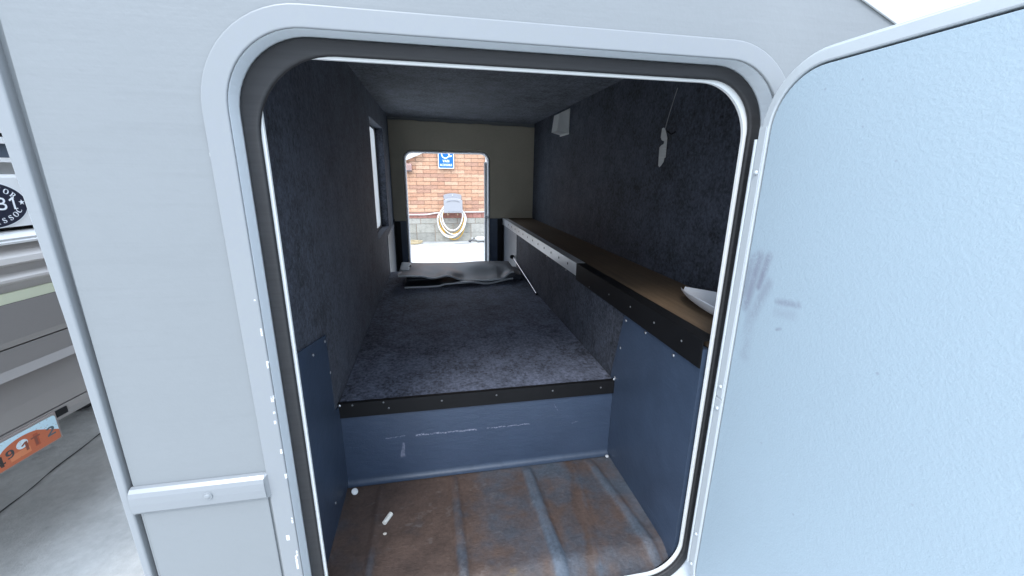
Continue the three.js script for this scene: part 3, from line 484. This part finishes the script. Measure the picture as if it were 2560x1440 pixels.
{ // parking sign
  const W = 384, H = 576, c = document.createElement('canvas'); c.width = W; c.height = H; const x = c.getContext('2d');
  x.fillStyle = '#f4f6f8'; x.fillRect(0, 0, W, H); x.fillStyle = '#0a63c9';
  const R = 34, e = 15; x.beginPath(); x.moveTo(e + R, e); x.lineTo(W - e - R, e); x.quadraticCurveTo(W - e, e, W - e, e + R); x.lineTo(W - e, H - e - R); x.quadraticCurveTo(W - e, H - e, W - e - R, H - e); x.lineTo(e + R, H - e); x.quadraticCurveTo(e, H - e, e, H - e - R); x.lineTo(e, e + R); x.quadraticCurveTo(e, e, e + R, e); x.fill();
  x.strokeStyle = '#f4f6f8'; x.fillStyle = '#f4f6f8'; x.lineWidth = 28; x.lineCap = 'round'; x.lineJoin = 'round';
  x.beginPath(); x.arc(165, 70, 26, 0, 7); x.fill();
  x.beginPath(); x.moveTo(168, 112); x.lineTo(176, 205); x.lineTo(250, 205); x.lineTo(286, 292); x.lineTo(324, 274); x.stroke();
  x.beginPath(); x.moveTo(174, 155); x.lineTo(236, 155); x.stroke();
  x.lineWidth = 24; x.beginPath(); x.arc(178, 242, 88, 0.55, 4.1); x.stroke();
  x.textAlign = 'center'; x.textBaseline = 'middle'; x.font = 'bold 82px sans-serif'; x.fillText('VAN', W / 2, 400); x.font = 'bold 62px sans-serif'; x.save(); x.translate(W / 2, 492); x.scale(0.86, 1.15); x.fillText('ACCESSIBLE', 0, 0); x.restore();
  const t = new THREE.CanvasTexture(c); t.colorSpace = THREE.SRGBColorSpace;
  const s = thing('parking_sign', 'blue and white wheelchair parking sign on the brick wall', 'sign', [0.352, 1.615 + 0.2525, -8.80]);
  const g = extrude(rrPts(-0.17, 0.17, -0.255, 0.255, 0.025), [], -0.002, 0.002), p = g.attributes.position, uv = g.attributes.uv; for (let i = 0; i < p.count; i++) uv.setXY(i, (p.getX(i) + 0.17) / 0.34, (p.getY(i) + 0.255) / 0.51);
  mesh('panel', g, mat(1, 1, 1, 0.45, 0, { map: t }), s);
  mesh('bracket', box(-0.02, 0.02, -0.2, 0.2, -0.068, -0.0025, 0.003), M.alu, s);
}
{ // hose hanger
  const h = thing('hose_hanger', 'light grey plastic hose hanger mounted on the brick wall', 'hose hanger', [0.472, 0.66, -8.85]);
  const arch = (w, y0, y1, rise) => { const P = [[-w, y0], [w, y0], [w, y1]]; for (let k = 1; k < 10; k++) { const a = 1 - k / 5; P.push([w * a, y1 + rise * (1 - a * a)]); } P.push([-w, y1]); return P.map(q => new THREE.Vector2(...q)); };
  mesh('back_plate', extrude(arch(0.198, 0.29, 0.385, 0.035), [], -0.005, 0.02, 0.004), M.greyPlastic, h);
  const hd = mesh('hose_drum', extrude(arch(0.175, 0.03, 0.30, 0.02), [], 0.004, 0.20, 0.012), M.greyPlastic, h);
  mesh('front_plate', extrude(arch(0.205, 0.005, 0.285, 0.018), [], 0.202, 0.225, 0.008), M.greyPlastic, h);
  const hole = new THREE.CylinderGeometry(0.014, 0.014, 0.004, 14); hole.rotateX(Math.PI / 2); hole.translate(0, 0.385, 0.022); mesh('screw_head', hole, M.whitePlastic, h);
  mesh('handle_slot', tube([[-0.14, 0.245, 0.226], [-0.07, 0.268, 0.227], [0, 0.275, 0.227], [0.07, 0.268, 0.227], [0.14, 0.245, 0.226]], 0.008, 30, 8), mat(0.22, 0.22, 0.24, 0.6), h);
  mesh('lower_rib', box(-0.135, 0.135, 0.035, 0.052, 0.226, 0.234, 0.003), M.greyPlastic, h);
  for (const x of [-0.12, 0.10]) { const s = mesh('spigot', tube([[x, 0.02, 0.10], [x, -0.02, 0.12], [x + 0.004, -0.055, 0.125]], 0.013, 10, 8), mat(0.55, 0.42, 0.25, 0.4, 0.4), h); }
}
{ // coiled hoses: loops over the drum
  const loops = (list, cx, top, r) => { // list of [halfwidth, bottom, shift, z]
    const P = []; list.forEach(([w, bot, sh, z], i) => { for (let k = 0; k < 20; k++) { const a = Math.PI / 2 + k / 20 * Math.PI * 2, c = Math.cos(a), s = Math.sin(a), f = s > 0 ? 0.52 + 0.48 * (1 - s) : 1; P.push([cx + sh * (0.5 - 0.5 * s) + w * c * (s > 0 ? Math.pow(1 - s * s, 0.1) * f + 0.0 : 1), lerp((top + bot) / 2, s > 0 ? top : bot, Math.abs(s)), z + 0.02 * Math.sin(a * 1.0 + i)]); } }); return tube(P, r, list.length * 60, 8); };
  tag(mesh('garden_hose', loops([[0.315, 0.135, -0.03, -8.74], [0.235, 0.255, -0.01, -8.77], [0.285, 0.175, 0.03, -8.715], [0.225, 0.275, 0.0, -8.69], [0.30, 0.11, -0.05, -8.72]], 0.452, 0.965, 0.0125), mat(0.78, 0.76, 0.74, 0.5)), 'white garden hose looped over the grey hanger', 'hose', 'hoses on the hanger');
  tag(mesh('garden_hose', loops([[0.265, 0.045, 0.03, -8.79], [0.25, 0.18, 0.0, -8.80], [0.275, 0.115, -0.03, -8.765]], 0.455, 0.955, 0.0125), mat(0.70, 0.42, 0.07, 0.5)), 'yellow garden hose looped under the white one on the hanger', 'hose', 'hoses on the hanger');
  const P = []; for (let k = 0; k < 90; k++) { const a = k / 90 * Math.PI * 9, w = 0.18 + 0.05 * Math.sin(k * 0.13); P.push([-0.47 + (w + 0.02) * Math.cos(a) + 0.015 * Math.sin(k), 0.016 + 0.012 * Math.floor(k / 20), -8.62 + w * 0.85 * Math.sin(a)]); }
  tag(mesh('coiled_cord', tube(P, 0.010, 360, 7), mat(0.52, 0.42, 0.26, 0.7)), 'tan cord coiled on the ground at the foot of the block wall', 'cord');
}
{ // conduit along the wall
  tag(mesh('wall_pipe', tube([[-6.5, 0.62, -8.835], [-2, 0.615, -8.835], [-0.55, 0.614, -8.835], [-0.1, 0.618, -8.835], [0.12, 0.65, -8.835], [0.9, 0.668, -8.835], [3, 0.67, -8.835], [7.5, 0.67, -8.835]], 0.0135, 160, 10), mat(0.76, 0.74, 0.72, 0.5)), 'thin white pipe running along the brick wall above the block base', 'pipe');
  const t = thing('awning_arm', 'white sloping metal arm on the upper left of the brick wall', 'awning', [-0.33, 1.895, -8.78]);
  for (const [d, w] of [[0, 0.035], [0.052, 0.02], [-0.042, 0.014]]) { const o = mesh('bar', new RoundedBoxGeometry(0.62, w * 1.7, 0.05, 2, 0.006), M.upper, t); o.rotation.z = 0.40; o.position.set(-d * 0.39 - 0.1, d * 0.92 - 0.04, 0.01); }
  mesh('foot', box(-0.39, -0.33, -0.22, -0.12, -0.085, 0.0, 0.005), M.upper, t);
  const bxs = thing('junction_box', 'small pinkish junction box on the brick wall below the white arm', 'box', [-0.447, 1.585, -8.79]);
  mesh('housing', box(-0.06, 0.06, -0.02, 0.12, -0.075, 0.03, 0.006), mat(0.44, 0.27, 0.24, 0.7), bxs);
  mesh('cover', box(-0.03, 0.045, 0.005, 0.085, 0.0305, 0.036, 0.002), mat(0.34, 0.22, 0.20, 0.7), bxs);
  mesh('bottom_lip', box(-0.07, 0.065, -0.045, -0.0205, -0.075, 0.035, 0.004), mat(0.10, 0.08, 0.08, 0.7), bxs);
  const dp = thing('downpipe', 'short white downpipe end on the right of the brick wall', 'pipe', [1.245, 1.715, -8.79]);
  const g = new THREE.CylinderGeometry(0.036, 0.036, 1.6, 18); g.translate(0, 0.80, 0); mesh('pipe', g, M.upper, dp);
  mesh('spout', tube([[0, 0.02, 0], [0, -0.02, 0.005], [-0.002, -0.03, 0.02]], 0.039, 8, 16), M.upper, dp);
  mesh('clip', box(-0.05, 0.05, 0.2, 0.24, -0.07, 0.045, 0.004), M.alu, dp);
}
{ // sprayer lying by the wall
  const t = thing('sprayer_wand', 'white and black sprayer lying on the concrete by the block wall', 'sprayer', [0.98, 0, -8.70]);
  const body = new THREE.SphereGeometry(1, 20, 14); body.scale(0.14, 0.065, 0.09); body.translate(0.10, 0.066, 0); mesh('body', body, M.whitePlastic, t);
  const noz = new THREE.SphereGeometry(0.032, 14, 10); noz.scale(1, 0.9, 1); noz.translate(-0.15, 0.03, 0.03); mesh('nozzle', noz, mat(0.08, 0.08, 0.09, 0.5), t);
  mesh('lance', tube([[-0.14, 0.035, 0.03], [-0.05, 0.075, 0.02], [0.04, 0.09, 0]], 0.009, 12, 8), mat(0.05, 0.05, 0.06, 0.5), t);
  mesh('lance', tube([[-0.14, 0.03, 0.05], [-0.04, 0.045, 0.06], [0.04, 0.05, 0.05]], 0.009, 12, 8), mat(0.05, 0.05, 0.06, 0.5), t);
  mesh('trigger', box(-0.11, -0.085, 0.055, 0.11, 0.01, 0.03, 0.006), M.whitePlastic, t);
  mesh('hose_tail', tube([[0.02, 0.014, 0.13], [0.10, 0.03, 0.15], [0.17, 0.02, 0.15], [0.25, 0.012, 0.12]], 0.012, 20, 8), mat(0.04, 0.04, 0.045, 0.6), t);
}

/* ---------- brown vehicle on the left ---------- */
{
  const v = thing('motorhome', 'tan and white motorhome end with an oval emblem and a worn number plate', 'motorhome', [-1.6, 0, 0]);
  v.rotation.y = -0.1627;
  const Z0 = -2.3, Z1 = -0.2;                                                      // local -z runs away from the viewer
  const tan = mat(0.275, 0.255, 0.240, 0.24, 0.15, { map: tPaint }), cream = mat(0.46, 0.43, 0.405, 0.28, 0.1, { map: tPaint }), white = mat(0.80, 0.80, 0.79, 0.35, 0, { map: tPaint });
  const sec = (n, P, m, bev = 0.004, z0 = Z0, z1 = Z1) => {                        // section in (x outward, y), run along z
    const s = new THREE.Shape(P.map(p => new THREE.Vector2(...p)));
    const g = new THREE.ExtrudeGeometry(s, { depth: z1 - z0 - 2 * bev, bevelEnabled: bev > 0, bevelSize: bev, bevelOffset: -bev, bevelThickness: bev, bevelSegments: 3 }); g.translate(0, 0, z0 + bev);
    return mesh(n, boxUV(g), m, v);
  };
  const strip = (n, y0, y1, xo, m, bev = 0.004) => sec(n, [[-0.30, y0], [xo, y0], [xo, y1], [-0.30, y1]], m, bev);
  sec('upper_body', [[-0.30, 1.616], [0.0, 1.616], [0.0, 2.35], [-0.05, 2.6], [-0.30, 2.7]], white, 0.006);
  strip('seam', 1.603, 1.615, -0.012, M.blackMetal, 0);
  strip('white_band', 1.581, 1.602, 0.004, white);
  strip('window_band', 1.536, 1.580, -0.006, mat(0.075, 0.095, 0.125, 0.18, 0), 0.001);
  strip('lower_band', 1.520, 1.535, 0.006, white, 0.003);
  strip('recess', 1.482, 1.519, -0.018, mat(0.42, 0.42, 0.41, 0.5), 0);
  sec('emblem_panel', [[-0.30, 1.306], [0.0, 1.306], [0.0, 1.470], [-0.005, 1.481], [-0.30, 1.481]], white, 0.003);
  strip('gap', 1.292, 1.305, -0.03, M.blackMetal, 0);
  sec('ledge', [[-0.30, 1.250], [0.006, 1.250], [0.010, 1.258], [0.004, 1.264], [0.010, 1.270], [-0.012, 1.291], [-0.30, 1.291]], white, 0.002);
  sec('bumper', [[-0.30, 1.092], [0.000, 1.092], [0.004, 1.118], [0.020, 1.128], [0.018, 1.136], [0.000, 1.154], [0.002, 1.178], [0.022, 1.188], [0.012, 1.206], [-0.014, 1.230], [-0.026, 1.249], [-0.30, 1.249]], cream, 0.002);
  strip('pale_stripe', 1.056, 1.091, 0.007, mat(0.60, 0.62, 0.46, 0.5), 0.002);
  sec('tailgate', [[-0.30, 0.908], [0.000, 0.908], [0.008, 0.93], [0.010, 1.055], [-0.30, 1.055]], tan, 0.002);
  sec('lower_gate', [[-0.30, 0.629], [-0.006, 0.629], [-0.002, 0.70], [0.000, 0.800], [0.022, 0.808], [0.002, 0.834], [0.000, 0.903], [-0.30, 0.903]], tan, 0.002);
  sec('valance', [[-0.30, 0.56], [-0.03, 0.56], [-0.004, 0.600], [-0.002, 0.625], [-0.30, 0.625]], tan, 0.002);
  mesh('tow_slot', box(-0.01, 0.002, 0.588, 0.616, -1.10, -1.055, 0.004), M.blackMetal, v);
  mesh('side_body', box(-4.5, -0.305, 0.42, 2.68, Z0 + 0.01, Z1 - 0.01, 0.04), white, v);
  for (const x of [-1.1, -3.6]) for (const z of [Z0 + 0.16, Z1 - 0.16]) { const w = new THREE.CylinderGeometry(0.36, 0.36, 0.22, 28); w.rotateX(Math.PI / 2); w.translate(x, 0.36, z); mesh('wheel', w, M.tyre, v); }
  // oval emblem
  {
    const W = 1024, H = 640, c = document.createElement('canvas'); c.width = W; c.height = H; const x = c.getContext('2d');
    x.fillStyle = '#e9eef2'; x.fillRect(0, 0, W, H); x.fillStyle = '#1a1f33'; x.beginPath(); x.ellipse(W / 2, H / 2, W * 0.492, H * 0.488, 0, 0, 7); x.fill();
    x.fillStyle = '#f2f5f8'; x.textAlign = 'center'; x.textBaseline = 'middle'; x.font = 'bold 96px serif';
    const put = (s, a0, a1, flip) => [...s].forEach((ch, k) => { const a = lerp(a0, a1, k / (s.length - 1)), px = W / 2 + W * 0.405 * Math.cos(a), py = H / 2 - H * 0.375 * Math.sin(a); x.save(); x.translate(px, py); const tx = -W * 0.405 * Math.sin(a), ty = -H * 0.375 * Math.cos(a); x.rotate(Math.atan2(ty, tx) + (flip ? 0 : Math.PI)); x.fillText(ch, 0, 0); x.restore(); });
    put('MOTOR', 1.62, 0.52, false); put('ASSOC', -1.38, -0.42, true);
    x.font = 'bold 225px monospace'; x.fillText('31', W * 0.762, H * 0.49);
    x.beginPath(); for (let k = 0; k < 10; k++) { const r = k % 2 ? 17 : 42, a = -Math.PI / 2 + k * Math.PI / 5; x.lineTo(W * 0.932 + r * Math.cos(a), H * 0.475 + r * Math.sin(a)); } x.fill();
    const t = new THREE.CanvasTexture(c); t.colorSpace = THREE.SRGBColorSpace;
    const P = []; for (let k = 0; k < 64; k++) { const a = k / 64 * Math.PI * 2; P.push(new THREE.Vector2(0.125 * Math.cos(a), 0.0775 * Math.sin(a))); }
    const g = extrude(P, [], 0, 0.003), p = g.attributes.position, uv = g.attributes.uv; for (let i = 0; i < p.count; i++) uv.setXY(i, (p.getX(i) + 0.125) / 0.25, (p.getY(i) + 0.0775) / 0.155);
    const o = mesh('emblem', g, mat(1, 1, 1, 0.4, 0, { map: t }), v); o.rotation.y = Math.PI / 2; o.position.set(0.0005, 1.383, -1.045);
    o.userData.label = 'dark blue oval emblem with white lettering';
  }
  { // worn number plate
    const W = 768, H = 300, c = document.createElement('canvas'); c.width = W; c.height = H; const x = c.getContext('2d');
    x.fillStyle = '#b9d3dc'; x.fillRect(0, 0, W, H);
    x.fillStyle = '#b4603f'; x.beginPath(); x.moveTo(0, 260); x.lineTo(230, 190); x.lineTo(330, 90); x.quadraticCurveTo(450, 10, 600, 60); x.lineTo(680, 120); x.lineTo(W, 190); x.lineTo(W, H); x.lineTo(0, H); x.fill();
    x.fillStyle = '#c9d6da'; x.beginPath(); x.ellipse(470, 130, 45, 50, 0.4, 0, 7); x.fill();
    x.fillStyle = '#c87a52'; x.fillRect(360, 190, 160, 70); x.fillStyle = '#a04a30'; x.fillRect(560, 90, 40, 150);
    x.textBaseline = 'middle'; x.font = 'bold 170px sans-serif'; x.fillStyle = '#2a2422'; x.fillText('4', 235, 200); x.font = 'bold 130px sans-serif'; x.fillStyle = '#33393d'; x.fillText('9', 335, 165); x.font = 'bold 150px sans-serif'; x.fillStyle = '#7c4434'; x.fillText('1', 450, 175); x.fillText('T', 535, 175); x.fillStyle = '#47555b'; x.fillText('2', 660, 165);
    seed = 15; x.fillStyle = '#8a5a45'; for (let k = 0; k < 160; k++) x.fillRect(rnd() * W, rnd() * H, 2 + rnd() * 9, 1 + rnd() * 4);
    const t = new THREE.CanvasTexture(c); t.colorSpace = THREE.SRGBColorSpace;
    const g = extrude(rrPts(-0.1525, 0.1525, -0.0475, 0.0475, 0.008), [], 0, 0.0025), p = g.attributes.position, uv = g.attributes.uv; for (let i = 0; i < p.count; i++) uv.setXY(i, (p.getX(i) + 0.1525) / 0.305, (p.getY(i) + 0.0475) / 0.095);
    const o = mesh('number_plate', g, mat(1, 1, 1, 0.5, 0, { map: t }), v); o.rotation.y = Math.PI / 2; o.position.set(0.004, 0.562, -0.893);
    mesh('plate_holder', box(-0.02, 0.0035, 0.507, 0.618, -1.054, -0.73, 0.003), mat(0.25, 0.21, 0.19, 0.6), v);
  }
}
renderer.render(scene, camera);
